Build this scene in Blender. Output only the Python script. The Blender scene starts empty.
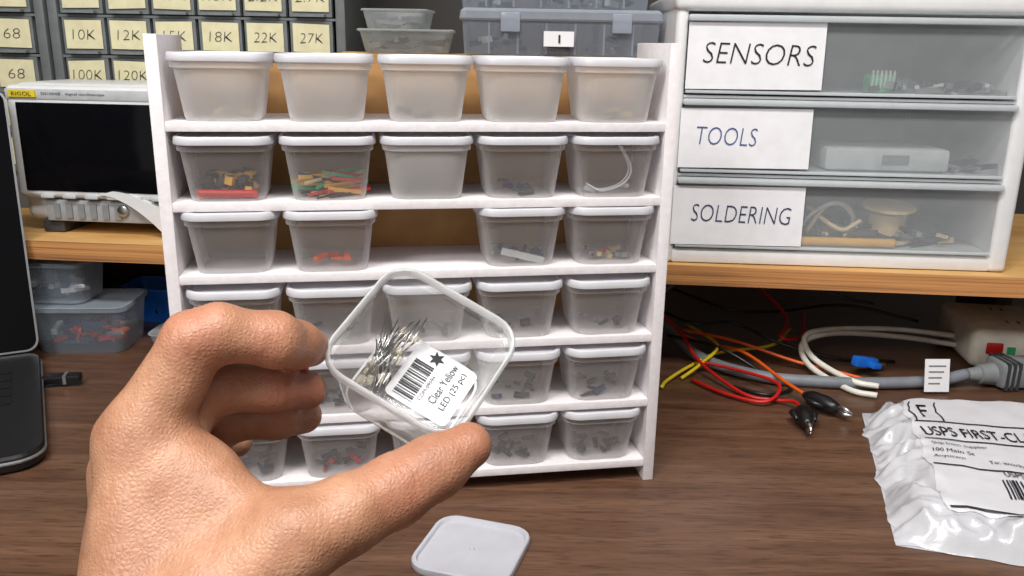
import bpy, bmesh, random
import numpy as np
from math import *
from mathutils import Vector, Matrix, Euler, noise
random.seed(7); np.random.seed(7)
scene=bpy.context.scene
scene.view_settings.view_transform='Standard'
scene.view_settings.look='None'

# ------------------------------------------------------------------ materials
def lin(c):
    o=[]
    for v in c[:3]:
        v=v/255.
        o.append(v/12.92 if v<=.04045 else ((v+.055)/1.055)**2.4)
    return (o[0],o[1],o[2],1)
def nd(nt,t,**k):
    n=nt.nodes.new(t)
    for a,b in k.items(): setattr(n,a,b)
    return n
def mat(name,col,rough=.5,metal=0.,var=.06,scale=60.,bump=0.,bscale=200.,spec=.5,transp=0.,emis=0.,facing=False,transl=0.,coat=0.,fmin=.65):
    m=bpy.data.materials.new(name); m.use_nodes=True; nt=m.node_tree
    P=nt.nodes['Principled BSDF']; out=nt.nodes['Material Output']
    tc=nd(nt,'ShaderNodeTexCoord'); nz=nd(nt,'ShaderNodeTexNoise'); nz.inputs['Scale'].default_value=scale; nz.inputs['Detail'].default_value=4
    nt.links.new(tc.outputs['Object'],nz.inputs['Vector'])
    cr=nd(nt,'ShaderNodeValToRGB'); L=lin(col)
    cr.color_ramp.elements[0].color=tuple(max(0,v*(1-var*2)) for v in L[:3])+(1,)
    cr.color_ramp.elements[1].color=tuple(min(1,v*(1+var*2)) for v in L[:3])+(1,)
    cr.color_ramp.elements[0].position=.3; cr.color_ramp.elements[1].position=.7
    nt.links.new(nz.outputs['Fac'],cr.inputs['Fac']); nt.links.new(cr.outputs['Color'],P.inputs['Base Color'])
    P.inputs['Roughness'].default_value=rough; P.inputs['Metallic'].default_value=metal
    P.inputs['Specular IOR Level'].default_value=spec
    if coat: P.inputs['Coat Weight'].default_value=coat
    if emis:
        nt.links.new(cr.outputs['Color'],P.inputs['Emission Color']); P.inputs['Emission Strength'].default_value=emis
    if bump:
        b=nd(nt,'ShaderNodeBump'); n2=nd(nt,'ShaderNodeTexNoise'); n2.inputs['Scale'].default_value=bscale; n2.inputs['Detail'].default_value=5
        nt.links.new(tc.outputs['Object'],n2.inputs['Vector']); nt.links.new(n2.outputs['Fac'],b.inputs['Height'])
        b.inputs['Strength'].default_value=bump; b.inputs['Distance'].default_value=.002
        nt.links.new(b.outputs['Normal'],P.inputs['Normal'])
    sh=P.outputs['BSDF']
    if transl:
        T=nd(nt,'ShaderNodeBsdfTranslucent'); nt.links.new(cr.outputs['Color'],T.inputs['Color'])
        mx=nd(nt,'ShaderNodeMixShader'); mx.inputs[0].default_value=transl
        nt.links.new(sh,mx.inputs[1]); nt.links.new(T.outputs[0],mx.inputs[2]); sh=mx.outputs[0]
    if transp:
        T=nd(nt,'ShaderNodeBsdfTransparent'); mx=nd(nt,'ShaderNodeMixShader')
        if facing:
            lw=nd(nt,'ShaderNodeLayerWeight'); lw.inputs['Blend'].default_value=.35
            mr=nd(nt,'ShaderNodeMapRange'); mr.inputs['To Min'].default_value=transp; mr.inputs['To Max'].default_value=max(0,transp-fmin)
            nt.links.new(lw.outputs['Facing'],mr.inputs['Value']); nt.links.new(mr.outputs[0],mx.inputs[0])
        else: mx.inputs[0].default_value=transp
        nt.links.new(sh,mx.inputs[1]); nt.links.new(T.outputs[0],mx.inputs[2]); sh=mx.outputs[0]
    nt.links.new(sh,out.inputs['Surface'])
    return m

def wood_mat(name,c1,c2,c3,stretch=(2,30,30),rough=.35,fleck=True):
    m=bpy.data.materials.new(name); m.use_nodes=True; nt=m.node_tree; P=nt.nodes['Principled BSDF']
    tc=nd(nt,'ShaderNodeTexCoord'); mp=nd(nt,'ShaderNodeMapping'); mp.inputs['Scale'].default_value=stretch
    nt.links.new(tc.outputs['Object'],mp.inputs['Vector'])
    n=nd(nt,'ShaderNodeTexNoise'); n.inputs['Scale'].default_value=1.6; n.inputs['Detail'].default_value=8; n.inputs['Roughness'].default_value=.65; n.inputs['Distortion'].default_value=.6
    nt.links.new(mp.outputs[0],n.inputs['Vector'])
    cr=nd(nt,'ShaderNodeValToRGB'); e=cr.color_ramp.elements; e[0].position=.32; e[0].color=lin(c1); e[1].position=.7; e[1].color=lin(c3)
    k=e.new(.5); k.color=lin(c2)
    nt.links.new(n.outputs['Fac'],cr.inputs['Fac']); col=cr.outputs['Color']
    if fleck:
        mp2=nd(nt,'ShaderNodeMapping'); mp2.inputs['Scale'].default_value=(stretch[0]*9,stretch[1]*9,stretch[2]*9)
        nt.links.new(tc.outputs['Object'],mp2.inputs['Vector'])
        n2=nd(nt,'ShaderNodeTexNoise'); n2.inputs['Scale'].default_value=1.5; n2.inputs['Detail'].default_value=3
        nt.links.new(mp2.outputs[0],n2.inputs['Vector'])
        c2r=nd(nt,'ShaderNodeValToRGB'); c2r.color_ramp.elements[0].position=.34; c2r.color_ramp.elements[0].color=(.42,.38,.36,1); c2r.color_ramp.elements[1].position=.47; c2r.color_ramp.elements[1].color=(1,1,1,1)
        nt.links.new(n2.outputs['Fac'],c2r.inputs['Fac'])
        mx=nd(nt,'ShaderNodeMixRGB'); mx.blend_type='MULTIPLY'; mx.inputs[0].default_value=.75
        nt.links.new(col,mx.inputs[1]); nt.links.new(c2r.outputs['Color'],mx.inputs[2]); col=mx.outputs[0]
    nt.links.new(col,P.inputs['Base Color']); P.inputs['Roughness'].default_value=rough
    return m

WHITE=mat('white_plastic',(230,230,230),.4,var=.02)
LIDW=mat('lid_white_plastic',(222,222,228),.32,var=.02,transl=.2,transp=.08)
FROST=mat('frosted_polypropylene',(232,230,228),.4,var=.02,transp=.52,transl=.3,facing=True)
FROSTD=mat('thin_frosted_polypropylene',(232,230,230),.20,var=.03,transp=.87,transl=.25,facing=True,spec=.8,fmin=.75)
CLEAR=mat('clear_plastic',(238,240,242),.10,var=.02,transp=.92,facing=True,spec=.9)
FOAM=mat('foam_board',(226,221,224),.7,var=.025,scale=200,bump=.15,bscale=500)
CARD=mat('cardboard',(172,130,82),.85,var=.08,scale=40)
PAPER=mat('label_paper',(238,238,242),.75,var=.02)
INK=mat('black_ink',(25,25,35),.6)
BLUEINK=mat('blue_marker_ink',(70,90,140),.6)
BLACK=mat('black_plastic',(22,22,24),.35)
DGREY=mat('dark_grey_plastic',(60,62,66),.5)
GREY=mat('grey_plastic',(128,132,135),.5)
LGREY=mat('light_grey_plastic',(190,193,195),.5)
RED=mat('red_rubber',(190,30,25),.4); ORANGE=mat('orange_wire',(225,95,30),.4); YEL=mat('yellow_wire',(225,200,40),.4)
BLUE=mat('blue_plastic',(30,105,205),.35); GREEN=mat('green_pcb',(50,165,110),.4); METAL=mat('tinned_metal',(200,200,200),.3,metal=1.)
TAN=mat('tan_plastic',(208,186,142),.5); DBLUE=mat('dark_blue_part',(35,50,90),.4)
AMBER=mat('amber_plastic',(226,170,60),.4)

# ------------------------------------------------------------------ builders
def link(o,parent=None):
    scene.collection.objects.link(o)
    if parent is not None: o.parent=parent
    return o
def empty(name,loc=(0,0,0),rot=(0,0,0)):
    o=bpy.data.objects.new(name,None); o.location=loc; o.rotation_euler=rot; o.empty_display_size=.02
    return link(o)
def mesh(name,v,f,mats,parent=None,loc=(0,0,0),rot=(0,0,0),smooth=False,mi=None):
    me=bpy.data.meshes.new(name); me.from_pydata([tuple(a) for a in v],[],[tuple(int(i) for i in a) for a in f])
    if not isinstance(mats,(list,tuple)): mats=[mats]
    for m in mats: me.materials.append(m)
    if mi is not None:
        for p,i in zip(me.polygons,mi): p.material_index=i
    if smooth:
        for p in me.polygons: p.use_smooth=True
    me.update()
    o=bpy.data.objects.new(name,me); o.location=loc; o.rotation_euler=rot
    return link(o,parent)
def autosmooth(o,ang=40):
    me=o.data; bm=bmesh.new(); bm.from_mesh(me)
    for e in bm.edges:
        e.smooth = not(len(e.link_faces)==2 and e.calc_face_angle(0)>radians(ang))
    for f in bm.faces: f.smooth=True
    bm.to_mesh(me); bm.free(); return o
def box(name,x0,x1,y0,y1,z0,z1,m,parent=None,bev=0.,rot=(0,0,0),seg=2):
    cx,cy,cz=(x0+x1)/2,(y0+y1)/2,(z0+z1)/2
    bm=bmesh.new(); bmesh.ops.create_cube(bm,size=1)
    for v in bm.verts: v.co=Vector((v.co.x*(x1-x0),v.co.y*(y1-y0),v.co.z*(z1-z0)))
    if bev: bmesh.ops.bevel(bm,geom=list(bm.edges),offset=bev,segments=seg,profile=.5,affect='EDGES')
    me=bpy.data.meshes.new(name); bm.to_mesh(me); bm.free(); me.materials.append(m)
    o=bpy.data.objects.new(name,me); o.location=(cx,cy,cz); o.rotation_euler=rot
    link(o,parent)
    if bev: autosmooth(o)
    return o
def rr(w,d,r,z,n=5,cx=0,cy=0):
    pts=[]
    for sx,sy,a0 in ((1,1,0),(-1,1,90),(-1,-1,180),(1,-1,270)):
        for i in range(n+1):
            a=radians(a0+90*i/n)
            pts.append((cx+sx*(w/2-r)+r*cos(a),cy+sy*(d/2-r)+r*sin(a),z))
    return pts
def loft(rings,cap0=True,cap1=True):
    v=[];f=[];n=len(rings[0])
    for r_ in rings: v+=list(r_)
    for k in range(len(rings)-1):
        for i in range(n):
            j=(i+1)%n; f.append((k*n+i,k*n+j,(k+1)*n+j,(k+1)*n+i))
    if cap0: f.append(tuple(range(n))[::-1])
    if cap1: f.append(tuple((len(rings)-1)*n+i for i in range(n)))
    return v,f
def catmull(pts,sub=8):
    P=[np.array(p,float) for p in pts]; P=[2*P[0]-P[1]]+P+[2*P[-1]-P[-2]]; out=[]
    for i in range(1,len(P)-2):
        for s in range(sub):
            t=s/sub; a,b,c,d=P[i-1:i+3]
            out.append(.5*((2*b)+(-a+c)*t+(2*a-5*b+4*c-d)*t*t+(-a+3*b-3*c+d)*t**3))
    out.append(P[-2]); return out
def tube_geo(pts,r,n=8):
    v=[];f=[];prev=None; rs=r if hasattr(r,'__len__') else [r]*len(pts)
    for k,p in enumerate(pts):
        t=(pts[min(k+1,len(pts)-1)]-pts[max(k-1,0)]); t=t/(np.linalg.norm(t)+1e-12)
        if prev is None:
            a=np.array([0,0,1.]) if abs(t[2])<.9 else np.array([1.,0,0]); u=np.cross(t,a)
        else: u=prev-t*(prev@t)
        u/=np.linalg.norm(u)+1e-12; prev=u; w=np.cross(t,u)
        for i in range(n):
            a=2*pi*i/n; v.append(p+rs[k]*(cos(a)*u+sin(a)*w))
    K=len(pts)
    for k in range(K-1):
        for i in range(n):
            j=(i+1)%n; f.append((k*n+i,k*n+j,(k+1)*n+j,(k+1)*n+i))
    f.append(tuple(range(n))[::-1]); f.append(tuple((K-1)*n+i for i in range(n)))
    return v,f
def tube(name,pts,r,m,parent=None,n=8,sub=8):
    v,f=tube_geo(catmull(pts,sub),r,n); return mesh(name,v,f,m,parent,smooth=True)
def text(name,txt,w,h,m,parent,mw,shear=0.,off=0.,warp=None):
    """flat lettering fitted in a w x h rectangle centred on the origin of mw (x right, y up, facing z)"""
    cu=bpy.data.curves.new(name,'FONT'); cu.body=txt; cu.size=1; cu.shear=shear; cu.offset=off; cu.resolution_u=3
    t=bpy.data.objects.new('tmp',cu); scene.collection.objects.link(t)
    dg=bpy.context.evaluated_depsgraph_get(); me=bpy.data.meshes.new_from_object(t.evaluated_get(dg))
    bpy.data.objects.remove(t,do_unlink=True); me.name=name
    co=np.array([v.co[:] for v in me.vertices]); mn=co.min(0); mx=co.max(0); c=(mn+mx)/2
    s=np.array([w/(mx[0]-mn[0]),h/(mx[1]-mn[1]),1])
    for v,p in zip(me.vertices,(co-c)*s):
        q=mw@Vector(p); v.co=warp(q) if warp else q
    me.materials.clear(); me.materials.append(m)
    o=bpy.data.objects.new(name,me); return link(o,parent)
def FR(x,y,z): # frame on a front face: x right, y up, normal toward -Y
    return Matrix.Translation((x,y,z))@Matrix.Rotation(pi/2,4,'X')
def bits(name,n,mats,area,z0,parent,L=(.004,.012),T=(.001,.003),seed=0,loc=(0,0,0),dirn=None,zs=.006):
    rd=random.Random(seed); v=[];f=[];mi=[]
    for i in range(n):
        l=rd.uniform(*L); t=rd.uniform(*T); x=rd.uniform(-area[0],area[0]); y=rd.uniform(-area[1],area[1])
        z=z0+t/2+zs*rd.random(); a=rd.uniform(0,pi) if dirn is None else dirn+rd.uniform(-.15,.15)
        R_=Euler((rd.uniform(-.3,.3),rd.uniform(-.3,.3),a)).to_matrix(); b=len(v)
        for sx in(-1,1):
            for sy in(-1,1):
                for sz in(-1,1): v.append(Vector((x,y,z))+R_@Vector((sx*l/2,sy*t/2,sz*t/2)))
        for q in((0,1,3,2),(4,6,7,5),(0,4,5,1),(2,3,7,6),(0,2,6,4),(1,5,7,3)): f.append([b+k for k in q]); mi.append(i%len(mats))
    return mesh(name,v,f,mats,parent,loc=loc,mi=mi)

# ------------------------------------------------------------------ camera
p_=0.2774; r_=.0174
fw=Vector((0,cos(p_),-sin(p_))); up0=Vector((0,sin(p_),cos(p_))); rt0=Vector((1,0,0))
rt=rt0*cos(r_)+up0*sin(r_); up=-rt0*sin(r_)+up0*cos(r_)
def axes(a,b,c,loc):
    return Matrix(((a[0],b[0],c[0],loc[0]),(a[1],b[1],c[1],loc[1]),(a[2],b[2],c[2],loc[2]),(0,0,0,1)))
cd=bpy.data.cameras.new('camera'); cam=bpy.data.objects.new('camera',cd); link(cam)
cam.matrix_world=axes(rt,up,-fw,(0,0,.338)); cd.sensor_width=36; cd.lens=30.02; cd.clip_start=.01
scene.camera=cam

# ------------------------------------------------------------------ room
WALL=mat('wall_paint',(74,72,70),.9,var=.04,scale=8); FLOORM=wood_mat('floor_boards',(80,60,45),(105,80,60),(125,98,75),(1,8,8))
CEIL=mat('ceiling_paint',(225,222,215),.9,var=.02,scale=8)
box('floor',-1.8,1.8,-1.8,1.45,-.80,-.75,FLOORM)
box('wall_back',-1.8,1.8,1.40,1.45,-.75,1.65,WALL)
box('wall_left',-1.85,-1.8,-1.8,1.45,-.75,1.65,WALL)
box('wall_right',1.8,1.85,-1.8,1.45,-.75,1.65,WALL)
box('ceiling',-1.85,1.85,-1.8,1.45,1.65,1.70,CEIL)
box('baseboard_back',-1.8,1.8,1.385,1.40,-.75,-.66,WHITE)

# ------------------------------------------------------------------ desk
DESKW=wood_mat('walnut_laminate',(76,51,37),(97,69,52),(116,86,67),(3.2,38,38),.34)
desk=empty('desk')
box('top',-1.1,1.1,.31,1.38,-.035,0,DESKW,desk,bev=.002)
for i,(x,y) in enumerate(((-1.04,.37),(1.04,.37),(-1.04,1.32),(1.04,1.32))):
    box('leg_%d'%(i+1),x-.025,x+.025,y-.025,y+.025,-.75,-.035,DGREY,desk,bev=.003)
box('apron',-1.0,1.0,.40,.42,-.12,-.035,DESKW,desk)

# ------------------------------------------------------------------ plywood shelf
PLY=wood_mat('plywood_face',(196,146,84),(214,168,104),(226,186,126),(3,22,22),.6,False)
PLYE=wood_mat('plywood_edge',(110,72,42),(190,132,78),(212,158,98),(1.5,12,160),.7,False)
DWOOD=wood_mat('dark_stained_wood',(40,28,22),(58,42,32),(70,52,40),(20,20,2),.6)
sh=empty('plywood_shelf',(-.52,.890,0),(0,0,radians(-4.8)))
box('board',-.55,1.55,0.001,.36,.108,.128,PLY,sh)
box('front_edge',-.55,1.55,-.001,.001,.108,.128,PLYE,sh)
for i,(x,y) in enumerate(((-.5,.07),(.42,.15),(1.12,.23))):
    box('support_%d'%(i+1),x-.01,x+.01,y,.34,0,.108,DWOOD,sh)

# ------------------------------------------------------------------ rack
RZ=radians(9.78)
rack=empty('storage_rack',(-.0603,.595,0),(0,0,RZ))
W=.36; DEP=.078
SH=[.2826,.2287,.1777,.1223,.0681,.0158]
box('side_left',-W/2,-W/2+.0085,0,DEP,0,.341,FOAM,rack,bev=.0006)
box('side_right',W/2-.0085,W/2,0,DEP,0,.341,FOAM,rack,bev=.0006)
for i,z in enumerate(SH): box('shelf_%d'%(i+1),-W/2+.0085,W/2-.0085,.0005,DEP,z-.0033,z+.0030,FOAM,rack,bev=.0005)
box('back_panel',-W/2,W/2,DEP,DEP+.003,.008,.322,CARD,rack)

def container_mesh(bodym):
    v,f=loft([rr(.040,.040,.010,.0008),rr(.048,.048,.011,0),rr(.0505,.0505,.012,.003),rr(.0585,.0585,.013,.034),rr(.062,.062,.013,.0345),rr(.0625,.0625,.013,.041)],True,False)
    n=len(f)
    v2,f2=loft([rr(.0628,.0628,.013,.0388),rr(.0652,.0652,.014,.0388),rr(.0656,.0656,.014,.0400),rr(.0650,.0650,.014,.0436),rr(.0638,.0638,.0135,.0442),rr(.0600,.0600,.012,.0442),rr(.0585,.0585,.0115,.0428)],False,True)
    f+= [tuple(i+len(v) for i in q) for q in f2]; v=v+v2
    me=bpy.data.meshes.new('plastic_container'); me.from_pydata(v,[],f); me.materials.append(bodym); me.materials.append(LIDW)
    for i,pg in enumerate(me.polygons): pg.material_index=0 if i<n else 1
    bm=bmesh.new(); bm.from_mesh(me)
    for e in bm.edges: e.smooth=not(len(e.link_faces)==2 and e.calc_face_angle(0)>radians(45))
    for q in bm.faces: q.smooth=True
    bm.to_mesh(me); bm.free(); return me
CM=container_mesh(FROST); CMD=container_mesh(FROSTD)
Mr=Matrix.Translation((-.0603,.595,0))@Matrix.Rotation(RZ,4,'Z')
spec={(0,0):(4,[TAN]),(0,2):(3,[DGREY]),(0,4):(6,[TAN,GREY]),
 (1,0):(60,[BLACK,AMBER,BLACK,DGREY,AMBER,DGREY]),(1,1):(46,[AMBER,RED,BLACK,GREEN,TAN]),(1,2):(3,[GREY]),(1,3):(7,[DBLUE,DGREY]),(1,4):(2,[LGREY]),
 (2,1):(5,[ORANGE]),(2,3):(18,[DBLUE,DBLUE,GREY]),(2,4):(14,[TAN,GREY,RED,DGREY])}
for row in range(6):
    for c in range(5):
        if (row,c)==(2,2): continue
        rd=random.Random(row*10+c)
        u=(c-2)*.0682; dv=rd.uniform(-.0012,.0012); 
        clear=row>=1 and not(row==1 and c==2)
        o=bpy.data.objects.new('plastic_container',CMD if clear else CM)
        o.matrix_world=Mr@Matrix.Translation((u+rd.uniform(-.0005,.0005),.0275+dv,SH[row]+.0033))@Matrix.Rotation(radians(rd.uniform(-1.2,1.2)),4,'Z')
        link(o)
        if (row,c) in spec: n,ms=spec[(row,c)]
        elif row==5: n,ms=16,[BLACK,DGREY,RED if c==1 else BLACK,DBLUE]
        elif row==4: n,ms=12,[BLACK,DGREY,DBLUE]
        elif row==3: n,ms=5,[DGREY,GREY,BLACK]
        else: n,ms=0,None
        if n:
            if (row,c)==(1,0):
                bits('contents',n,ms,(.018,.016),.003,o,(.004,.010),(.003,.006),c,zs=.010)
                tube('red_rod',[(-.020,-.019,.005),(0,-.0195,.0045),(.020,-.018,.004)],.0028,RED,o)
            elif (row,c)==(1,1): bits('contents',n,ms,(.014,.014),.001,o,(.022,.036),(.0015,.0025),c,dirn=.5,zs=.014)
            else: bits('contents',n,ms,(.017,.017),.001,o,(.004,.012),(.0015,.004),row*7+c,zs=.005)
        if (row,c)==(1,4):
            for q in range(2): tube('plastic_strip_%d'%(q+1),[(-.018,-.015+.006*q,.008),(-.008,-.019+.006*q,.004),(.008,-.018+.006*q,.009),(.014,-.016+.006*q,.020),(.006,-.015+.006*q,.036)],.0007,LIDW,o)
        if (row,c)==(2,3): box('white_strip',-.015,.018,-.0195,-.0175,.004,.009,LGREY,o,rot=(0,.25,0))

# ------------------------------------------------------------------ loose lid on the desk
v,f=loft([rr(.0628,.0628,.013,.0000),rr(.0655,.0655,.014,.0000),rr(.0662,.0662,.014,.0012),rr(.0655,.0655,.014,.0046),rr(.0640,.0640,.0135,.0054),rr(.0604,.0604,.012,.0054),rr(.0585,.0585,.0115,.0030),rr(.004,.004,.0018,.0030),rr(.003,.003,.0014,.0042)],False,True)
lo=mesh('container_lid',v,f,mat('loose_lid_plastic',(206,207,216),.3,var=.02,transl=.1,transp=.10),None,(-.0245,.517,0.0002),(0,0,radians(-17))); autosmooth(lo,35); lo.scale=(1.07,1.07,1)

# ------------------------------------------------------------------ held open container
held=empty('open_container')
held.matrix_world=axes((.8693,-.2431,-.4304),(.4506,.7477,.4877),(.2033,-.6179,.7595),(-.0385,.3546,.2100))
RIM=mat('clear_rim_plastic',(240,242,244),.16,var=.02,transp=.36,transl=.2,spec=.9)
v,f=loft([rr(.044,.042,.009,-.0422),rr(.052,.050,.011,-.043),rr(.0545,.0525,.012,-.040),rr(.0645,.0615,.013,-.008),rr(.0675,.0645,.013,-.0075),rr(.0680,.0650,.013,-.0015)],True,False)
autosmooth(mesh('body',v,f,CLEAR,held),50)
v,f=loft([rr(.0675,.0645,.013,-.0040),rr(.0700,.0670,.0145,-.0040),rr(.0707,.0677,.0145,-.0020),rr(.0700,.0670,.0145,0),rr(.0683,.0653,.0135,.0006),rr(.0667,.0637,.013,0),rr(.0660,.0630,.0125,-.004)],False,False)
autosmooth(mesh('rim',v,f,RIM,held),50)
v,f=loft([rr(.0520,.0500,.011,-.0425),rr(.0528,.0508,.011,-.0410),rr(.0505,.0485,.0105,-.0412)],False,False)
autosmooth(mesh('base_ring',v,f,RIM,held),50)
v,f=loft([rr(.034,.034,.003,0)],False,True)
lm=Matrix.Translation((.0062,.0078,-.0408))
mesh('label',[lm@Vector(a) for a in v],f,PAPER,held)
LT=Matrix.Translation((.0062,.0078,-.0403))@Matrix.Rotation(pi/2,4,'Z')
T_=Matrix.Translation
rd=random.Random(3)
x=-.0115
vv=[];ff=[]
while x<.0105:
    w=rd.choice((.0003,.0005,.0009)); b=len(vv)
    vv+=[(x,.003,0),(x+w,.003,0),(x+w,.0135,0),(x,.0135,0)]; ff.append((b,b+1,b+2,b+3)); x+=w+rd.choice((.0004,.0007,.0009))
mesh('barcode',[LT@T_((-.003,0,0))@Vector(a) for a in vv],ff,INK,held)
text('barcode_number','COM-09594',.015,.002,INK,held,LT@T_((-.004,.0008,0)))
text('name_line','Clear Yellow',.024,.0042,INK,held,LT@T_((.0025,-.0048,0)))
text('count_line','LED (25 pc)',.023,.0042,INK,held,LT@T_((.0015,-.0110,0)))
st=[]
for i in range(12):
    a=pi/2+i*pi/6; q=.0044 if i%2==0 else .002; st.append(LT@T_((.0125,.0048,0))@Vector((q*cos(a),q*sin(a),0)))
mesh('star_mark',st,[tuple(range(12))],INK,held)
# LEDs with leads
LEDM=mat('clear_led_epoxy',(228,220,200),.12,transp=.72,spec=.9,facing=True)
vv=[];ff=[];mi=[]; rd=random.Random(11)
for i in range(20):
    a=rd.uniform(-.6,.6)+1.9; c=np.array([-.015+rd.uniform(-.007,.003),-.004+rd.uniform(-.010,.010),-.037+rd.uniform(-.002,.008)])
    d=np.array([cos(a)*.75,sin(a),rd.uniform(-.05,.30)]); d/=np.linalg.norm(d)
    if i%3==0: d[:2]*=-1; c[1]+=.012
    e_=c+d*.024
    if e_[0]<-.027: d[0]+=(-.027-e_[0])/.024
    if e_[1]<-.025: d[1]+=(-.025-e_[1])/.024
    s=np.array([-d[1],d[0],0])*.0012
    for sg,ln in((-1,.024),(1,.021)):
        g,h=tube_geo([c+s*sg,c+s*sg+d*ln],.00034,5); b=len(vv); vv+=g; ff+=[tuple(b+k for k in q) for q in h]; mi+=[0]*len(h)
    g,h=tube_geo([c-d*.0002,c-d*.001,c-d*.003,c-d*.0042,c-d*.0048],[.0017,.0015,.0015,.0010,.0003],8); b=len(vv); vv+=g; ff+=[tuple(b+k for k in q) for q in h]; mi+=[1]*len(h)
mesh('leds',vv,ff,[METAL,LEDM],held,mi=mi,smooth=True)

# ------------------------------------------------------------------ hand (signed-distance sculpt, millimetres)
def caps(P,a,b,ra,rb):
    a=np.array(a,np.float32); b=np.array(b,np.float32); d=b-a
    t=np.clip(((P[0]-a[0])*d[0]+(P[1]-a[1])*d[1]+(P[2]-a[2])*d[2])/(d@d),0,1)
    q=(P[0]-a[0]-t*d[0])**2+(P[1]-a[1]-t*d[1])**2+(P[2]-a[2]-t*d[2])**2
    return np.sqrt(q)-(ra+(rb-ra)*t)
def smin(a,b,k):
    h=np.clip(.5+.5*(b-a)/k,0,1); return b+(a-b)*h-k*h*(1-h)
def chain(P,pts,k=4):
    F=None
    for (a,ra),(b,rb) in zip(pts[:-1],pts[1:]):
        g=caps(P,a,b,ra,rb); F=g if F is None else smin(F,g,k)
    return F
WR=(-127,-155,40)
idx=[((-141.6,-57.8,15),15),((-121,-20.5,15),11.8),((-112.5,-17.2,13),10.9),((-94,-20.5,3),10.6),((-89,-23.5,-12),9.7),((-87,-25.5,-26),8.6)]
mid=[((-152,-74,0),14),((-121,-40,-5),11),((-99,-41,-13),10),((-89,-44,-29),8.6)]
rng=[((-159,-94,-20),13),((-122,-55,-22),10.2),((-103,-56,-30),9.2),((-94,-57.5,-45),8)]
lit=[((-163,-114,-40),12),((-147,-70,-45),9),((-136,-72,-52),8.4),((-129,-72,-60),7.2)]
thb=[((-115,-120,38),22),((-79,-91,29),16.5),((-62,-85,20),14.2),((-45,-78,10),13.0),((-31,-71,2.5),12.0),((-17.5,-63.5,-3.5),9.4)]
def field(P):
    palm=None
    for (q,rq),r0 in ((idx[0],26),(mid[0],25),(rng[0],24),(lit[0],22)):
        g=caps(P,WR,q,r0,rq); palm=g if palm is None else smin(palm,g,12)
    palm=smin(palm,caps(P,WR,(-125,-260,95),27,32),14)
    palm=smin(palm,caps(P,(-125,-260,95),(-128,-345,140),32,36),14)
    palm=smin(palm,caps(P,(-138,-62,14),(-88,-90,24),12.5,12),12)
    palm=smin(palm,caps(P,(-122,-74,12),(-108,-112,30),16,20),12)
    palm=smin(palm,chain(P,thb,6),9)
    F=palm
    for c in (idx,mid,rng,lit): F=np.minimum(F,smin(palm,chain(P,c,4),7))
    return F
st_=1.3
ax=[np.arange(a,b,st_,dtype=np.float32) for a,b in ((-205,2),(-372,0),(-92,185))]
G=np.meshgrid(*ax,indexing='ij',sparse=True)
F=field(G).astype(np.float32)
ins=F<0
nx,ny,nz_=F.shape
cnt=np.zeros((nx-1,ny-1,nz_-1),np.int8)
offs=[(i,j,k) for i in(0,1) for j in(0,1) for k in(0,1)]
for i,j,k in offs: cnt+=ins[i:nx-1+i,j:ny-1+j,k:nz_-1+k]
act=(cnt>0)&(cnt<8); C_=np.argwhere(act); ids=-np.ones(act.shape,np.int64); ids[act]=np.arange(len(C_))
acc=np.zeros((len(C_),3));num=np.zeros(len(C_))
for a in offs:
    for b in offs:
        if sum(b)-sum(a)==1 and all(y>=x_ for x_,y in zip(a,b)):
            fa=F[C_[:,0]+a[0],C_[:,1]+a[1],C_[:,2]+a[2]]; fb=F[C_[:,0]+b[0],C_[:,1]+b[1],C_[:,2]+b[2]]
            m_=(fa<0)!=(fb<0); t=np.where(m_,fa/(fa-fb+1e-12),0)
            pt=np.array(a)+t[:,None]*(np.array(b)-np.array(a)); acc[m_]+=pt[m_]; num[m_]+=1
V=(C_+acc/num[:,None])*st_+np.array([ax[0][0],ax[1][0],ax[2][0]])
Q=[]
for d in range(3):
    o1,o2=(d+1)%3,(d+2)%3
    sl0=[slice(None)]*3; sl1=[slice(None)]*3; sl0[d]=slice(0,-1); sl1[d]=slice(1,None)
    A=ins[tuple(sl0)]; Bm=ins[tuple(sl1)]; E=np.argwhere(A!=Bm)
    E=E[(E[:,o1]>0)&(E[:,o2]>0)&(E[:,o1]<F.shape[o1]-1)&(E[:,o2]<F.shape[o2]-1)]
    def cell(e,a,b):
        c=e.copy(); c[:,o1]-=a; c[:,o2]-=b; return ids[c[:,0],c[:,1],c[:,2]]
    q=np.stack([cell(E,1,1),cell(E,0,1),cell(E,0,0),cell(E,1,0)],1)
    fl=~A[E[:,0],E[:,1],E[:,2]]
    q[fl]=q[fl][:,::-1]; Q.append(q)
Q=np.concatenate(Q)
Q=Q[(Q>=0).all(1)]
def grad(Vp):
    e=.6;g=[]
    for d in range(3):
        a=[Vp[:,0].copy(),Vp[:,1].copy(),Vp[:,2].copy()];b=[x_.copy() for x_ in a]; a[d]+=e;b[d]-=e
        g.append(field(a)-field(b))
    g=np.stack(g,1); return g/(np.linalg.norm(g,axis=1)[:,None]+1e-9)
for _ in range(2): V=V-grad(V)*field([V[:,0],V[:,1],V[:,2]])[:,None]*.8
N=grad(V)
disp=np.zeros(len(V)); red=np.zeros(len(V))
def crease(c,d,rad,amp,wd,offl):
    global disp,red
    c=np.array(c,float);d=np.array(d,float);d/=np.linalg.norm(d); X=V-c; s=X@d; dist=np.linalg.norm(X,axis=1); m=np.exp(-(dist/rad)**4)
    wob=.9*np.sin(V[:,0]*.35+V[:,2]*.3)+.4*np.sin(V[:,1]*.9)
    for o_ in offl: disp-=amp*m*np.exp(-((s+wob-o_)/wd)**2)
    red+=m*.8
crease((-119,-15,18),(1,.15,-.2),14,.45,.9,(-5.5,-2.5,.5,3.5))
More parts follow.
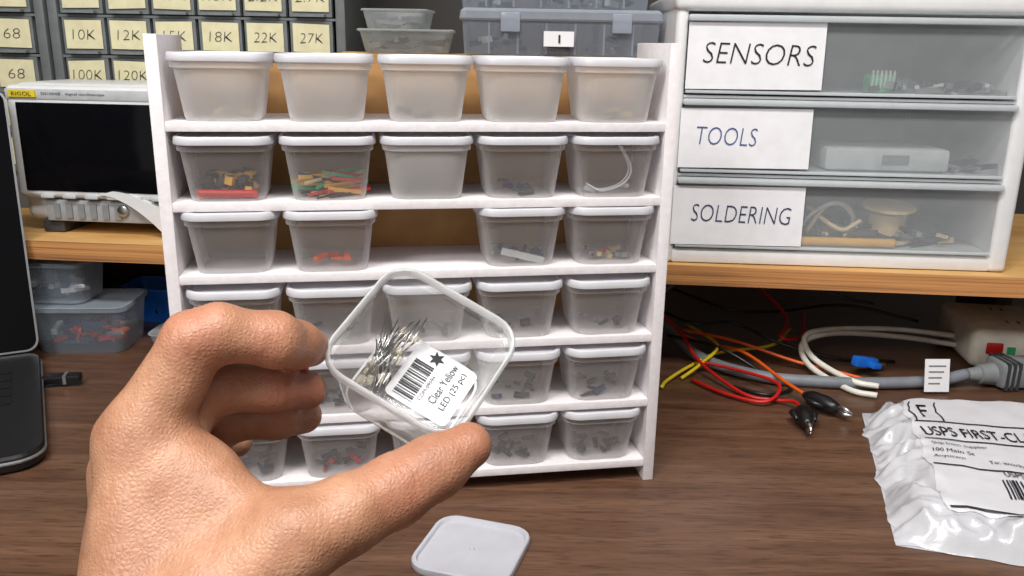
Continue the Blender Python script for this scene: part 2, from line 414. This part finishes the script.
crease((-95,-20,8),(1,-.3,-.9),11,.35,.8,(-2.5,0,2.5))
crease((-121,-38,-5),(1,0,-.3),12,.35,.9,(-3,0,3))
crease((-97,-41,-12),(1,0,-.7),12,.35,.9,(-2,1))
crease((-45,-78,12),(.8,.25,-.5),16,.50,1.0,(-5,-2,1,4))
disp+=.28*np.sin(V[:,0]*.21+1.3*np.sin(V[:,1]*.13))*np.sin(V[:,1]*.17+V[:,2]*.1)
for a,b in (((-120,-150,62),(-128,-70,31)),((-128,-70,31),(-136,-45,28)),((-140,-150,50),(-148,-85,20)),((-108,-150,60),(-112,-100,48))):
    t=caps([V[:,0],V[:,1],V[:,2]],a,b,0,0); disp+=.6*np.exp(-(t/3.6)**2)
red+=np.exp(-((V-np.array([-20,-66,-8]))**2).sum(1)/18**2)*.9+np.exp(-((V-np.array([-90,-27,-20]))**2).sum(1)/16**2)*.9+np.exp(-((V-np.array([-88,-46,-25]))**2).sum(1)/16**2)*.7
V=(V+N*disp[:,None])/1000.
hand=mesh('human_hand',V,Q,BLACK,None,smooth=True)
hand.matrix_world=axes(rt,up,-fw,(0,.34*cos(p_),.338-.34*sin(p_)))
at=hand.data.color_attributes.new('redness','FLOAT_COLOR','POINT')
rc=np.clip(red,0,1); at.data.foreach_set('color',np.stack([rc,rc,rc,np.ones_like(rc)],1).ravel())
sk=bpy.data.materials.new('skin'); sk.use_nodes=True; nt=sk.node_tree; P=nt.nodes['Principled BSDF']
tc=nd(nt,'ShaderNodeTexCoord'); n1=nd(nt,'ShaderNodeTexNoise'); n1.inputs['Scale'].default_value=48; n1.inputs['Detail'].default_value=7; n1.inputs['Roughness'].default_value=.6
nt.links.new(tc.outputs['Object'],n1.inputs['Vector'])
cr=nd(nt,'ShaderNodeValToRGB'); cr.color_ramp.elements[0].position=.30; cr.color_ramp.elements[0].color=lin((154,106,80)); cr.color_ramp.elements[1].position=.70; cr.color_ramp.elements[1].color=lin((190,143,114))
nt.links.new(n1.outputs['Fac'],cr.inputs['Fac'])
va=nd(nt,'ShaderNodeVertexColor'); va.layer_name='redness'
mx=nd(nt,'ShaderNodeMixRGB'); mx.inputs[2].default_value=lin((170,100,80))
mu=nd(nt,'ShaderNodeMath',operation='MULTIPLY'); mu.inputs[1].default_value=.6
nt.links.new(va.outputs['Color'],mu.inputs[0]); nt.links.new(mu.outputs[0],mx.inputs[0]); nt.links.new(cr.outputs['Color'],mx.inputs[1]); nt.links.new(mx.outputs[0],P.inputs['Base Color'])
P.inputs['Roughness'].default_value=.46; P.inputs['Subsurface Weight'].default_value=.06; P.inputs['Subsurface Radius'].default_value=(.004,.0015,.001); P.inputs['Subsurface Scale'].default_value=.5
vo=nd(nt,'ShaderNodeTexVoronoi'); vo.inputs['Scale'].default_value=560; vo.feature='DISTANCE_TO_EDGE'
n3=nd(nt,'ShaderNodeTexNoise'); n3.inputs['Scale'].default_value=1.0; n3.inputs['Detail'].default_value=5
mp=nd(nt,'ShaderNodeMapping'); mp.inputs['Scale'].default_value=(330,110,200); mp.inputs['Rotation'].default_value=(0,0,.5)
nt.links.new(tc.outputs['Object'],mp.inputs['Vector']); nt.links.new(tc.outputs['Object'],vo.inputs['Vector']); nt.links.new(mp.outputs[0],n3.inputs['Vector'])
ad=nd(nt,'ShaderNodeMath',operation='ADD'); m3=nd(nt,'ShaderNodeMath',operation='MULTIPLY'); m3.inputs[1].default_value=1.3
nt.links.new(n3.outputs['Fac'],m3.inputs[0]); nt.links.new(vo.outputs['Distance'],ad.inputs[0]); nt.links.new(m3.outputs[0],ad.inputs[1])
bp=nd(nt,'ShaderNodeBump'); bp.inputs['Strength'].default_value=.45; bp.inputs['Distance'].default_value=.0008
nt.links.new(ad.outputs[0],bp.inputs['Height']); nt.links.new(bp.outputs[0],P.inputs['Normal'])
hand.data.materials.clear(); hand.data.materials.append(sk)
# thumb nail
NAIL=mat('nail',(214,166,146),.25,var=.02)
nv=[];nf=[]
nc=Vector((-18,-69,2)); nD=Vector((.78,.44,-.45)).normalized(); nN=Vector((.40,-.80,.45)); nN=(nN-nN.dot(nD)*nD).normalized(); nS=nD.cross(nN)
for i in range(9):
    for j in range(9):
        s=(i/8-.5)*2; t=(j/8-.5)*2; w=5.6*sqrt(max(0,1-abs(t)**4*.35)); 
        nv.append((nc+nD*t*6.3*(1-.12*s*s)+nS*s*w+nN*(3.5-2.6*s*s-.9*t*t))/1000)
for i in range(8):
    for j in range(8): nf.append((i*9+j,i*9+j+1,(i+1)*9+j+1,(i+1)*9+j))
mesh('thumb_nail',nv,nf,NAIL,hand,smooth=True)
sl=[]
CL=mat('sleeve_cloth',(45,50,60),.9,bump=.4,bscale=400)
for k,(t,r0) in enumerate(((.35,41),(.36,43),(.7,46),(1.1,50),(1.12,40))):
    c=Vector((-125,-260,95)).lerp(Vector((-128,-345,140)),t+.1); d=Vector((-3,-85,45)).normalized(); u=d.cross(Vector((1,0,0))).normalized(); w=d.cross(u)
    sl.append([(c+(u*cos(2*pi*i/24)+w*sin(2*pi*i/24))*(r0+sin(i*1.7+k)))/1000 for i in range(24)])
v,f=loft(sl,False,True); mesh('sleeve',v,f,CL,hand,smooth=True)

# ------------------------------------------------------------------ drawer unit
DFR=mat('smoky_clear_drawer',(200,206,210),.20,var=.03,transp=.77,transl=.15,spec=.7)
DLIP=mat('drawer_lip_plastic',(218,224,228),.25,var=.02,transp=.2,transl=.2)
FRM=mat('drawer_frame_white',(226,227,229),.4,var=.02)
du=empty('drawer_unit',(.150,.840,.1285),(0,0,radians(-3.2)))
UW=.340; UH=.262; UD=.27
for nm,xa,xb in (('side_left',0,.012),('side_right',UW-.018,UW)):
    box(nm,xa,xb,0,UD,0,UH,FRM,du,bev=.005,seg=3)
box('bottom',.010,UW-.014,.002,UD,.000,.015,FRM,du,bev=.003)
box('top_panel',-.002,UW+.002,-.004,UD,.243,.262,FRM,du,bev=.006,seg=3)
box('back',.01,UW-.01,UD-.006,UD,.01,.25,FRM,du)
DZ=[(.168,.240),(.0925,.163),(.017,.0875)]
for i,(z0,z1) in enumerate(DZ):
    box('rail_%d'%(i+1),.012,UW-.018,.004,UD-.01,z0-.0045,z0-.002,FRM,du)
    x0,x1=.013,UW-.019
    box('drawer_front_%d'%(i+1),x0,x1,.002,.0030,z0,z1-.006,DFR,du)
    box('drawer_lip_%d'%(i+1),x0-.002,x1+.002,-.006,.004,z1-.006,z1,DLIP,du,bev=.002)
    box('drawer_floor_%d'%(i+1),x0,x1,.0045,UD-.02,z0,z0+.002,LGREY,du)
    box('drawer_edge_%d'%(i+1),x0,x1,-.001,.002,z0,z0+.003,DLIP,du,bev=.0006)
labs=[('SENSORS',.012,.140,.172,.234,.104,.019,INK,.15),('TOOLS',.010,.136,.097,.155,.058,.017,BLUEINK,.1),('SOLDERING',.008,.137,.020,.080,.097,.017,DBLUE,.1)]
for i,(t,x0,x1,z0,z1,tw,th,ik,she) in enumerate(labs):
    mesh('label_%d'%(i+1),[(x0,-.0015,z0),(x1,-.0015,z0+.001),(x1-.001,-.0015,z1),(x0,-.0015,z1-.001)],[(0,1,2,3)],PAPER,du)
    text('lettering_%d'%(i+1),t,tw,th,ik,du,FR((x0+x1)/2-(.018 if t=='TOOLS' else -.003),-.0022,(z0+z1)/2+.002)@Matrix.Rotation(radians(-1),4,'Z'),shear=she,off=-.018)
bits('sensor_boards',28,[GREY,DGREY,METAL,LGREY,BLACK],(.06,.02),.171,du,(.008,.028),(.003,.007),2,loc=(.255,.030,0),zs=.006)
box('green_board',.188,.212,.010,.03,.171,.188,GREEN,du,bev=.002)
for i in range(6): box('pin_%d'%(i+1),.189+i*.004,.1905+i*.004,.0085,.011,.176,.192,LGREY,du)
box('tool_case',.155,.275,.012,.08,.096,.118,LGREY,du,bev=.004); box('case_latch',.21,.235,.010,.013,.104,.112,GREY,du)
bits('small_tools',8,[DGREY,GREY],(.03,.02),.0955,du,(.02,.05),(.003,.005),4,loc=(.29,.04,0))
def lathe(name,prof,m,parent,loc,rot=(0,0,0),n=28):
    rings=[[(r0*cos(2*pi*i/n),r0*sin(2*pi*i/n),z) for i in range(n)] for r0,z in prof]
    v,f=loft(rings); o=mesh(name,v,f,m,parent,loc,rot); return autosmooth(o,35)
lathe('solder_spool',[(.026,0),(.026,.003),(.012,.004),(.018,.006),(.018,.028),(.012,.030),(.026,.032),(.026,.035)],TAN,du,(.232,.040,.024),(0.1,0,0))
tube('iron_handle',[(.135,.010,.0245),(.16,.010,.0245),(.2,.010,.0245),(.232,.010,.0245)],.0045,AMBER,du)
tube('wire_coil',[(.15,.03,.03),(.165,.02,.060),(.19,.03,.055),(.2,.04,.03),(.17,.05,.04),(.15,.03,.055),(.18,.02,.035),(.20,.02,.045)],.0024,TAN,du)
tube('wire_coil_grey',[(.14,.03,.025),(.150,.02,.050),(.175,.02,.062),(.195,.03,.045),(.185,.02,.028)],.0018,LGREY,du)
bits('solder_parts',30,[TAN,DGREY,GREY,DGREY,BLACK],(.07,.02),.020,du,(.012,.045),(.002,.006),9,loc=(.225,.035,0),zs=.016)

# ------------------------------------------------------------------ oscilloscope
SW=mat('scope_white_plastic',(222,224,226),.4,var=.02); SCR=mat('dark_screen_glass',(10,11,15),.10,spec=.22)
osc=empty('oscilloscope',(-.545,.925,.1285),(0,0,radians(-5)))
box('case',.0,.31,.012,.118,.012,.162,SW,osc,bev=.010,seg=3)
box('front_bezel',.002,.308,.0,.016,.040,.160,SW,osc,bev=.006,seg=3)
box('screen',.014,.215,-.0012,.004,.048,.1425,SCR,osc,bev=.001)
box('vent_strip',.004,.306,-.001,.004,.1455,.1565,mat('scope_grey_band',(190,194,198),.5),osc,bev=.001)
text('brand_plate_text','RIGOL',.022,.004,INK,osc,FR(.024,-.0036,.1515))
box('brand_plate',.009,.039,-.0028,0,.148,.155,YEL,osc)
text('model_text','DS1054Z   digital oscilloscope',.07,.0035,INK,osc,FR(.08,-.0015,.1515))
for i in range(7): box('soft_key_%d'%(i+1),.03+i*.025,.045+i*.025,-.003,.002,.0405,.0445,LGREY,osc,bev=.001)
for i in range(6):
    lathe('knob_%d'%(i+1),[(.008,0),(.0075,.010),(.006,.011)],GREY,osc,(.24+(i%2)*.04,0,.065+(i//2)*.032),(pi/2,0,0))
for i in range(4): lathe('bnc_%d'%(i+1),[(.006,0),(.006,.012),(.004,.013)],METAL,osc,(.12+i*.035,.012,.028),(pi/2,0,0))
box('lower_panel',.03,.30,.004,.014,.014,.038,mat('scope_lower_grey',(160,162,165),.5),osc,bev=.002)
for i in range(6): box('slot_%d'%(i+1),.04+i*.014,.047+i*.014,.002,.005,.018,.034,GREY,osc)
pr=[]
for k in range(13):
    t=k/12; pr.append((.098+.070*t,-.004,.046-.042*t**1.8))
vv=[];ff=[]
for k,(a,b,c) in enumerate(pr):
    vv+=[(a,b,c),(a+.014+.014*k/12,b,c+.004),(a+.014+.014*k/12,b+.02,c+.004),(a,b+.02,c)]
for k in range(12):
    for q in range(4): ff.append((k*4+q,k*4+(q+1)%4,(k+1)*4+(q+1)%4,(k+1)*4+q))
ff+= [(3,2,1,0),(48,49,50,51)]
mesh('stand_curve',vv,ff,SW,osc)
for x in(.02,.27): box('foot_%d'%(1+(x>.1)),x,x+.025,.01,.10,0,.014,DGREY,osc,bev=.002)

# ------------------------------------------------------------------ parts organizers
ORG=mat('organizer_grey_frame',(106,110,112),.5); ODR=mat('organizer_drawer',(146,152,154),.3,transp=.25,transl=.2)
LABY=mat('aged_label_paper',(222,215,178),.8,var=.04)
names=[['100','120','150','180','220','270'],['1K','1.2K','1.5K','1.8K','2.2K','2.7K'],['10K','12K','15K','18K','22K','27K'],['100K','120K','150K','180K','220K','270K']]
def organizer(x0,lab,ncol=6):
    o=empty('parts_organizer',(x0,1.07,.1285))
    pw=.0548; Wd=ncol*pw+.028; ph=.047; base=.0465; nrow=8; H=base+ph*nrow+.012
    box('shell_left',0,.012,0,.16,0,H,ORG,o,bev=.002); box('shell_right',Wd-.012,Wd,0,.16,0,H,ORG,o,bev=.002)
    box('shell_top',0.012,Wd-.012,0,.16,H-.01,H,ORG,o); box('shell_bottom',.012,Wd-.012,0,.16,0,base-.003,ORG,o); box('shell_back',.012,Wd-.012,.155,.16,base,H-.01,ORG,o)
    for r0 in range(nrow):
        zc=base+ph*(r0+.5)
        box('divider_%d'%(r0+1),.012,Wd-.012,.002,.15,zc-ph/2-.0015,zc-ph/2+.0015,ORG,o)
        for c in range(ncol):
            xc=.014+pw*(c+.5)
            box('drawer',xc-pw/2+.002,xc+pw/2-.002,0.001,.01,zc-ph/2+.003,zc+ph/2-.002,ODR,o)
            box('pull',xc-.018,xc+.018,-.008,.001,zc-ph/2+.003,zc-ph/2+.006,ODR,o)
            dx=random.uniform(-.001,.001); dz=random.uniform(-.001,.001)
            mesh('label',[(xc-.022+dx,-.001,zc-.0145+dz),(xc+.022+dx,-.001,zc-.0145-dz),(xc+.022+dx,-.001,zc+.0185-dz),(xc-.022+dx,-.001,zc+.0185+dz)],[(0,1,2,3)],LABY,o)
            if 2<=r0<=5:
                t=lab[(5-r0)%4][c] if lab else '%d'%random.choice((47,56,68,82))+random.choice(('K','R',''))
                text('value',t,.0075*len(t)+.005,.0115,DGREY,o,FR(xc+dx,-.0018,zc+.002),off=-.025,shear=.1)
    return o
organizer(-.562,names)
organizer(-.562-.0548*6-.028-.004,None)

# ------------------------------------------------------------------ boxes behind the rack
cb=empty('cardboard_box',(0,0,0))
box('carton',-.19,.13,.91,1.05,.1295,.327,CARD,cb,bev=.002); box('packing_tape',-.19,.13,.965,1.01,.3265,.3276,TAN,cb)
CB=mat('grey_clear_plastic',(184,192,206),.2,var=.03,transp=.72,spec=.8,facing=True,transl=.2)
CBL=mat('grey_clear_lid',(190,198,212),.2,var=.03,transp=.5,spec=.8,facing=True,transl=.2)
def compbox(x0,x1,y0,y1,z0,z1):
    o=empty('compartment_box',(0,0,0)); w=x1-x0; d=y1-y0; cx=(x0+x1)/2; cy=(y0+y1)/2; h=z1-z0
    v,f=loft([rr(w-.008,d-.008,.004,z0,3,cx,cy),rr(w-.004,d-.004,.005,z0+h*.72,3,cx,cy),rr(w,d,.006,z0+h*.74,3,cx,cy)],True,False); mesh('tray',v,f,CB,o)
    v,f=loft([rr(w,d,.006,z0+h*.74,3,cx,cy),rr(w+.002,d+.002,.006,z0+h*.78,3,cx,cy),rr(w,d,.006,z1-.003,3,cx,cy),rr(w-.006,d-.006,.005,z1,3,cx,cy)],False,True); mesh('lid',v,f,CBL,o)
    for i in range(1,7): box('divider_%d'%i,x0+w*i/7-.0009,x0+w*i/7+.0009,y0+.004,y1-.004,z0+.001,z0+h*.7,CBL,o)
    for i in (0,1): box('latch_%d'%(i+1),x0+w*(.2+.55*i),x0+w*(.2+.55*i)+.02,y0-.003,y0+.001,z0+h*.5,z1-.004,CBL,o,bev=.001)
    bits('contents',24,[DBLUE,GREY,LGREY,DGREY],(w*.45,d*.4),z0+.002,o,(.008,.02),(.003,.006),int(x0*1000)%97,loc=(cx,cy,0),zs=h*.3)
    return o
o=compbox(-.058,.150,.915,1.05,.328,.374)
mesh('label',[(.028,.9105,.337),(.059,.9105,.337),(.059,.9105,.352),(.028,.9105,.352)],[(0,1,2,3)],PAPER,o); text('label_digit','1',.002,.008,INK,o,FR(.044,.9095,.3445))
compbox(-.060,.138,.918,1.05,.3745,.412)
TUB=mat('clear_tub_plastic',(205,212,214),.22,var=.03,transp=.74,transl=.2,facing=True,spec=.8)
TUBB=mat('bluish_clear_tub',(196,210,224),.18,var=.03,transp=.80,transl=.2,facing=True,spec=.8)
def tub(name,w,d,h,loc,rz,m,lid=True,inner=None,r=.012):
    o=empty(name,loc,(0,0,rz))
    v,f=loft([rr(w*.86,d*.86,r,0),rr(w*.88,d*.88,r,.002),rr(w*.97,d*.97,r,h*.88),rr(w,d,r,h*.9),rr(w,d,r,h*.96)],True,False); autosmooth(mesh('tub',v,f,m,o),45)
    if lid:
        v,f=loft([rr(w*1.02,d*1.02,r,h*.9),rr(w*1.03,d*1.03,r,h*.94),rr(w*1.01,d*1.01,r,h),rr(w*.95,d*.95,r*.9,h),rr(w*.93,d*.93,r*.9,h*.965)],False,True); autosmooth(mesh('lid',v,f,m,o),45)
    if inner: bits('contents',inner[0],inner[1],(w*.36,d*.36),.003,o,(.01,.03),(.003,.006),5,zs=h*.4)
    return o
tub('clear_food_tub',.100,.10,.024,(-.118,.975,.328),.05,TUB,True,(10,[GREY,DGREY]))
tub('clear_food_tub',.070,.07,.020,(-.128,.975,.3525),-.08,TUB,True,(6,[GREY]))
tub('clear_food_tub',.106,.080,.054,(-.480,.926,0),.06,TUBB,True,(50,[DBLUE,RED,GREY,DGREY,ORANGE]))
tub('clear_food_tub',.076,.066,.046,(-.508,.930,.0545),.0,TUBB,True,(24,[GREY,LGREY,DBLUE]))
tub('blue_bin',.070,.06,.045,(-.448,1.030,0),-.05,BLUE,False,(8,[DGREY,BLACK]))
tub('clear_food_tub',.046,.05,.014,(-.392,.940,0),-.05,TUB,True)

# ------------------------------------------------------------------ laptop
LSV=mat('laptop_silver',(150,152,156),.35,metal=.6)
lap=empty('laptop',(-.379,.628,0),(0,0,radians(29)))
v,f=loft([rr(.34,.262,.022,.001,6,-.17,.131),rr(.345,.267,.024,.004,6,-.17,.131),rr(.345,.267,.024,.013,6,-.17,.131),rr(.342,.264,.023,.0155,6,-.17,.131)]); autosmooth(mesh('base',v,f,BLACK,lap),30)
v,f=loft([rr(.346,.268,.024,.0085,6,-.17,.131),rr(.3475,.2695,.0245,.010,6,-.17,.131),rr(.346,.268,.024,.0115,6,-.17,.131)]); mesh('edge_trim',v,f,LSV,lap)
for r0 in range(5):
    for c in range(14): box('key',-.325+c*.0218,-.325+c*.0218+.0185,.115+r0*.021,.115+r0*.021+.018,.0153,.0165,BLACK,lap)
box('trackpad',-.22,-.12,.015,.085,.0153,.0162,BLACK,lap)
scn=empty('screen_assembly',(0,.262,.016),(radians(-13),0,0)); scn.parent=lap
v,f=loft([rr(.345,.275,.012,-.004,5,-.17,.1375),rr(.345,.275,.012,.004,5,-.17,.1375)])
mesh('lid_shell',v,f,LSV,scn,rot=(pi/2,0,0))
v,f=loft([rr(.341,.271,.011,.0041,5,-.17,.1375),rr(.340,.270,.011,.0048,5,-.17,.1375)])
mesh('screen_glass',v,f,mat('laptop_screen',(8,8,11),.2,spec=.12),scn,rot=(pi/2,0,0))
us=empty('usb_flash_drive',(-.462,.795,.0085),(0,0,radians(14)))
box('body',-.006,.030,-.0065,.0065,-.004,.004,BLACK,us,bev=.002); box('plug',-.014,-.005,-.005,.005,-.0025,.0025,METAL,us); box('cap_ring',.014,.017,-.0068,.0068,-.0043,.0043,LSV,us)

# ------------------------------------------------------------------ cables
CABG=mat('grey_cable',(125,130,138),.5); CABW=mat('white_cable',(226,223,213),.5)
tube('grey_power_cable',[(.16,1.06,.03),(.181,.992,.02),(.209,.895,.008),(.261,.842,.007),(.32,.828,.007),(.371,.826,.007),(.44,.832,.008),(.478,.838,.014)],.0062,CABG,n=12)
pc=empty('power_connector',(.478,.838,.014),(0,0,.1))
lathe('strain_relief',[(.006,0),(.008,.012),(.010,.013),(.012,.03)],GREY,pc,(0,0,0),(0,pi/2,0))
box('plug_body',.028,.075,-.016,.016,-.012,.016,GREY,pc,bev=.005)
for i in range(3): box('rib_%d'%(i+1),.033+i*.006,.036+i*.006,-.017,.017,-.0125,.017,DGREY,pc)
ps=empty('power_strip',(.56,.93,0),(0,0,-.15))
box('housing',-.045,.055,-.045,.075,.0,.045,mat('beige_strip',(226,221,208),.45),ps,bev=.010,seg=3)
box('rocker_switch',-.030,-.012,-.0465,-.043,.018,.032,RED,ps,bev=.002); box('status_lamp',-.008,.0,-.0465,-.043,.02,.028,GREEN,ps)
for i in range(2):
    for dx in(-.008,.004): box('slot',.01+dx,.012+dx,-.01+i*.05,-.002+i*.05,.0448,.0455,BLACK,ps)
tube('white_cable',[(.37,.80,.004),(.347,.816,.004),(.323,.867,.01),(.33,.912,.02),(.38,.948,.02),(.4625,.962,.012),(.52,.935,.012)],.0032,CABW)
tube('white_cable',[(.375,.81,.010),(.352,.826,.010),(.329,.877,.016),(.336,.922,.026),(.386,.958,.022),(.4625,.972,.018),(.52,.945,.02)],.0032,CABW)
tg=empty('cable_tag',(.437,.815,.003),(radians(-12),0,.05))
box('paper',-.013,.013,0,.0004,0,.034,PAPER,tg)
for i in range(4): box('print_%d'%(i+1),-.009,.009-.002*i,-.0004,0,.026-i*.006,.0275-i*.006,GREY,tg)
def lead(m,pts,clip=None,cl=None):
    o=empty('test_lead'); tube('wire',pts,.0019,m,o)
    if clip:
        a=Vector(pts[-1]); b=Vector(clip); d=(b-a).normalized(); u=d.cross(Vector((0,0,1))).normalized()
        q=[a-d*.004,a,a+d*.006,a+d*.020,a+d*.030,a+d*.036]; v,f=tube_geo([np.array(x_) for x_ in q],[.0028,.005,.0075,.0082,.0065,.0035],12); mesh('clip_boot',v,f,cl,o,smooth=True)
        for s in(-1,1):
            v,f=tube_geo([np.array(a+d*.034+Vector((0,0,.001*s))),np.array(a+d*.042+Vector((0,0,.003*s))),np.array(a+d*.050+Vector((0,0,.001*s)))],[.003,.0025,.0008],6); mesh('jaw',v,f,METAL,o,smooth=True)
        for s in(-1,1):
            v,f=tube_geo([np.array(a+d*.002+u*.004*s),np.array(a+d*.010+u*.010*s),np.array(a+d*.024+u*.008*s)],[.002,.0035,.002],6); mesh('grip',v,f,cl,o,smooth=True)
lead(RED,[(.15,.98,.05),(.189,.93,.03),(.203,.862,.014),(.2346,.80,.004),(.262,.785,.004),(.277,.772,.008),(.277,.750,.010)],(.268,.690,.009),BLACK)
lead(ORANGE,[(.17,.99,.02),(.216,.923,.015),(.254,.885,.018),(.280,.815,.012),(.292,.780,.011)],(.326,.733,.009),BLACK)
lead(YEL,[(.155,.815,.003),(.165,.835,.003),(.194,.868,.006),(.234,.903,.01),(.30,.93,.01),(.34,.99,.01)])
lead(YEL,[(.18,.84,.003),(.205,.862,.012),(.23,.90,.02),(.21,.97,.02)])
lead(RED,[(.20,.87,.012),(.245,.84,.012),(.27,.80,.014),(.25,.775,.006),(.215,.80,.004),(.19,.835,.004)])
lead(ORANGE,[(.2,.95,.02),(.25,.91,.022),(.31,.88,.01),(.35,.86,.006),(.39,.83,.004)])
lead(BLACK,[(.18,.93,.02),(.23,.89,.02),(.27,.86,.004),(.29,.82,.004),(.26,.80,.003),(.23,.82,.003)])
lead(BLACK,[(.2,1.02,.05),(.26,.97,.04),(.33,1.0,.03),(.42,1.03,.03),(.5,1.0,.02)])
lead(DGREY,[(.19,1.05,.08),(.27,1.0,.06),(.33,1.04,.07),(.40,1.0,.05),(.46,1.04,.03)])
lead(GREY,[(.17,1.03,.03),(.24,1.06,.06),(.31,1.0,.07),(.38,1.05,.05),(.45,1.02,.06),(.52,1.06,.05)])
lead(RED,[(.30,1.04,.06),(.33,.98,.03),(.31,.93,.02),(.34,.95,.015),(.37,1.03,.02)])
lead(BLACK,[(.17,.97,.04),(.21,.93,.035),(.26,.95,.03),(.31,.92,.015),(.37,.90,.006),(.43,.90,.004)])
bt=empty('blue_terminal',(.385,.868,.014),(0,.2,.4)); box('sleeve',-.018,.012,-.005,.005,-.005,.006,BLUE,bt,bev=.0015); box('fork',.012,.026,-.003,.003,-.001,.001,METAL,bt); box('tab',-.004,.008,-.014,.006,-.003,.003,BLUE,bt,bev=.001)

# ------------------------------------------------------------------ poly mailer package
A=np.array([.341,.764]);Bq=np.array([.276,.535]);Cq=np.array([.535,.462]);Dq=np.array([.590,.756])
def sst(x): x=max(0,min(1,x)); return x*x*(3-2*x)
def Hm(u,v):
    e=min(u,1-u); g=min(v,1-v)
    base=.024*sst(e/.12)**.6*sst(g/.08)**.6
    lab=sst((u-.09)/.06)*sst((v-.02)/.06)*sst((.93-v)/.06)
    r1=-abs(noise.noise(Vector((u*6+v*3,v*8-u*4,1.3))))*2.4
    r2=-abs(noise.noise(Vector((u*20-v*9,v*15+u*8,4.1))))*2.0
    r3=noise.noise(Vector((u*45,v*30,7.7)))
    am=min(1,e*14+.05)*min(1,g*14+.15)
    w=(.0080*r1+.0042*r2+.0006*r3+.004)*(1-lab*.93)*am
    return max(.0006,base+w+.0020*lab*sin(4*u+3*v))
def Pm(u,v,dz=0):
    p=A*(1-u)*(1-v)+Bq*(1-u)*v+Cq*u*v+Dq*u*(1-v)
    w=.008*noise.noise(Vector((v*8,0,0)))+.004*noise.noise(Vector((v*25,3,0)))
    p=p+np.array([w*max(0,1-2*u),.008*noise.noise(Vector((u*9,5,0)))*(1-abs(2*v-1)*.3)*(1 if v>.5 else .3)])
    return Vector((p[0],p[1],Hm(u,v)+dz))
pk=empty('poly_mailer_package')
POLY=mat('mailer_film',(196,197,203),.24,var=.05,scale=20,bump=.5,bscale=60,coat=.4)
n=140; vv=[];ff=[]
for i in range(n+1):
    for j in range(n+1): vv.append(Pm(i/n,j/n))
for i in range(n):
    for j in range(n): ff.append((i*(n+1)+j,(i+1)*(n+1)+j,(i+1)*(n+1)+j+1,i*(n+1)+j+1)[::-1])
b=len(vv); vv+=[Vector((*A,.0003)),Vector((*Bq,.0003)),Vector((*Cq,.0003)),Vector((*Dq,.0003))]; ff.append((b,b+1,b+2,b+3))
mesh('mailer',vv,ff,POLY,pk,smooth=True)
n=60; vv=[];ff=[]; u0,u1,v0,v1=.125,.93,.09,.90
for i in range(n+1):
    for j in range(n+1): vv.append(Pm(u0+(u1-u0)*i/n,v0+(v1-v0)*j/n,.0009))
for i in range(n):
    for j in range(n): ff.append((i*(n+1)+j,(i+1)*(n+1)+j,(i+1)*(n+1)+j+1,i*(n+1)+j+1)[::-1])
mesh('shipping_label',vv,ff,mat('shipping_label_paper',(214,214,220),.45,var=.02),pk,smooth=True)
def wp(q): return Pm(min(1,max(0,q.x)),min(1,max(0,-q.y)),.0019)
def T2(u,v): return Matrix.Translation((u,-v,0))
text('service_line','USPS FIRST-CLASS',.40,.070,INK,pk,T2(.345,.385),warp=wp)
text('indicia','F',.035,.11,INK,pk,T2(.185,.215),warp=wp)
for k,(t,u,v_,w,h) in enumerate((('Ship from supplier',.24,.485,.17,.022),('100 Main St',.215,.53,.12,.022),('Anytown',.20,.575,.09,.022),('To: workshop',.38,.585,.14,.025),('USPS TRACKING #',.44,.655,.22,.032),('9400 1000 0000 00',.52,.845,.32,.042))):
    text('print_%d'%(k+1),t,w,h,INK,pk,T2(u,v_),warp=wp)
def strip(u0,u1,v0,v1,nseg=4):
    vv=[];ff=[]
    for k in range(nseg+1):
        v_=v0+(v1-v0)*k/nseg; vv+=[Pm(u0,v_,.0019),Pm(u1,v_,.0019)]
    for k in range(nseg): ff.append((2*k,2*k+2,2*k+3,2*k+1))
    return vv,ff
VV=[];FF=[]; u=.31; rd=random.Random(9)
while u<.76:
    w=rd.choice((.003,.005,.008)); a,b_=strip(u,u+w,.69,.80); k=len(VV); VV+=a; FF+=[tuple(k+i for i in q) for q in b_]; u+=w+rd.choice((.003,.005,.007))
for v_ in (.305,.445,.63,.885):
    for s in range(18):
        a,b_=strip(.135+.043*s,.135+.043*(s+1),v_,v_+.007,1); k=len(VV); VV+=a; FF+=[tuple(k+i for i in q) for q in b_]
for (ua,ub,va_,vb) in ((.14,.145,.13,.305),(.23,.235,.13,.305)):
    a,b_=strip(ua,ub,va_,vb,6); k=len(VV); VV+=a; FF+=[tuple(k+i for i in q) for q in b_]
mesh('barcode',VV,FF,INK,pk)

# ------------------------------------------------------------------ light
fx=empty('ceiling_light',(0,-.15,1.65)); box('housing',-.65,.65,-.18,.18,-.06,0,WHITE,fx,bev=.005)
box('diffuser',-.62,.62,-.15,.15,-.066,-.0605,mat('diffuser_glow',(255,250,240),.5,emis=1.5),fx)
def area(name,loc,rot,sx,sy,e,col):
    l=bpy.data.lights.new(name,'AREA'); l.shape='RECTANGLE'; l.size=sx; l.size_y=sy; l.energy=e; l.color=col
    o=bpy.data.objects.new(name,l); o.location=loc; o.rotation_euler=rot; return link(o)
area('ceiling_light_lamp',(0,-.15,1.575),(0,0,0),1.2,.3,35,(1,.975,.94))
area('left_area_light',(-.55,-.35,1.05),(radians(48),0,radians(-28)),.35,.2,8,(1,.975,.94))  # unseen area light, above left and behind the camera, without a lamp body
w=bpy.data.worlds.new('World'); scene.world=w; w.use_nodes=True; w.node_tree.nodes['Background'].inputs[0].default_value=(1,.98,.96,1); w.node_tree.nodes['Background'].inputs[1].default_value=.45

# raise everything so that the floor is at world zero (desk top = 0.75 m)
for o in scene.objects:
    if o.parent is None: o.location.z+=.75
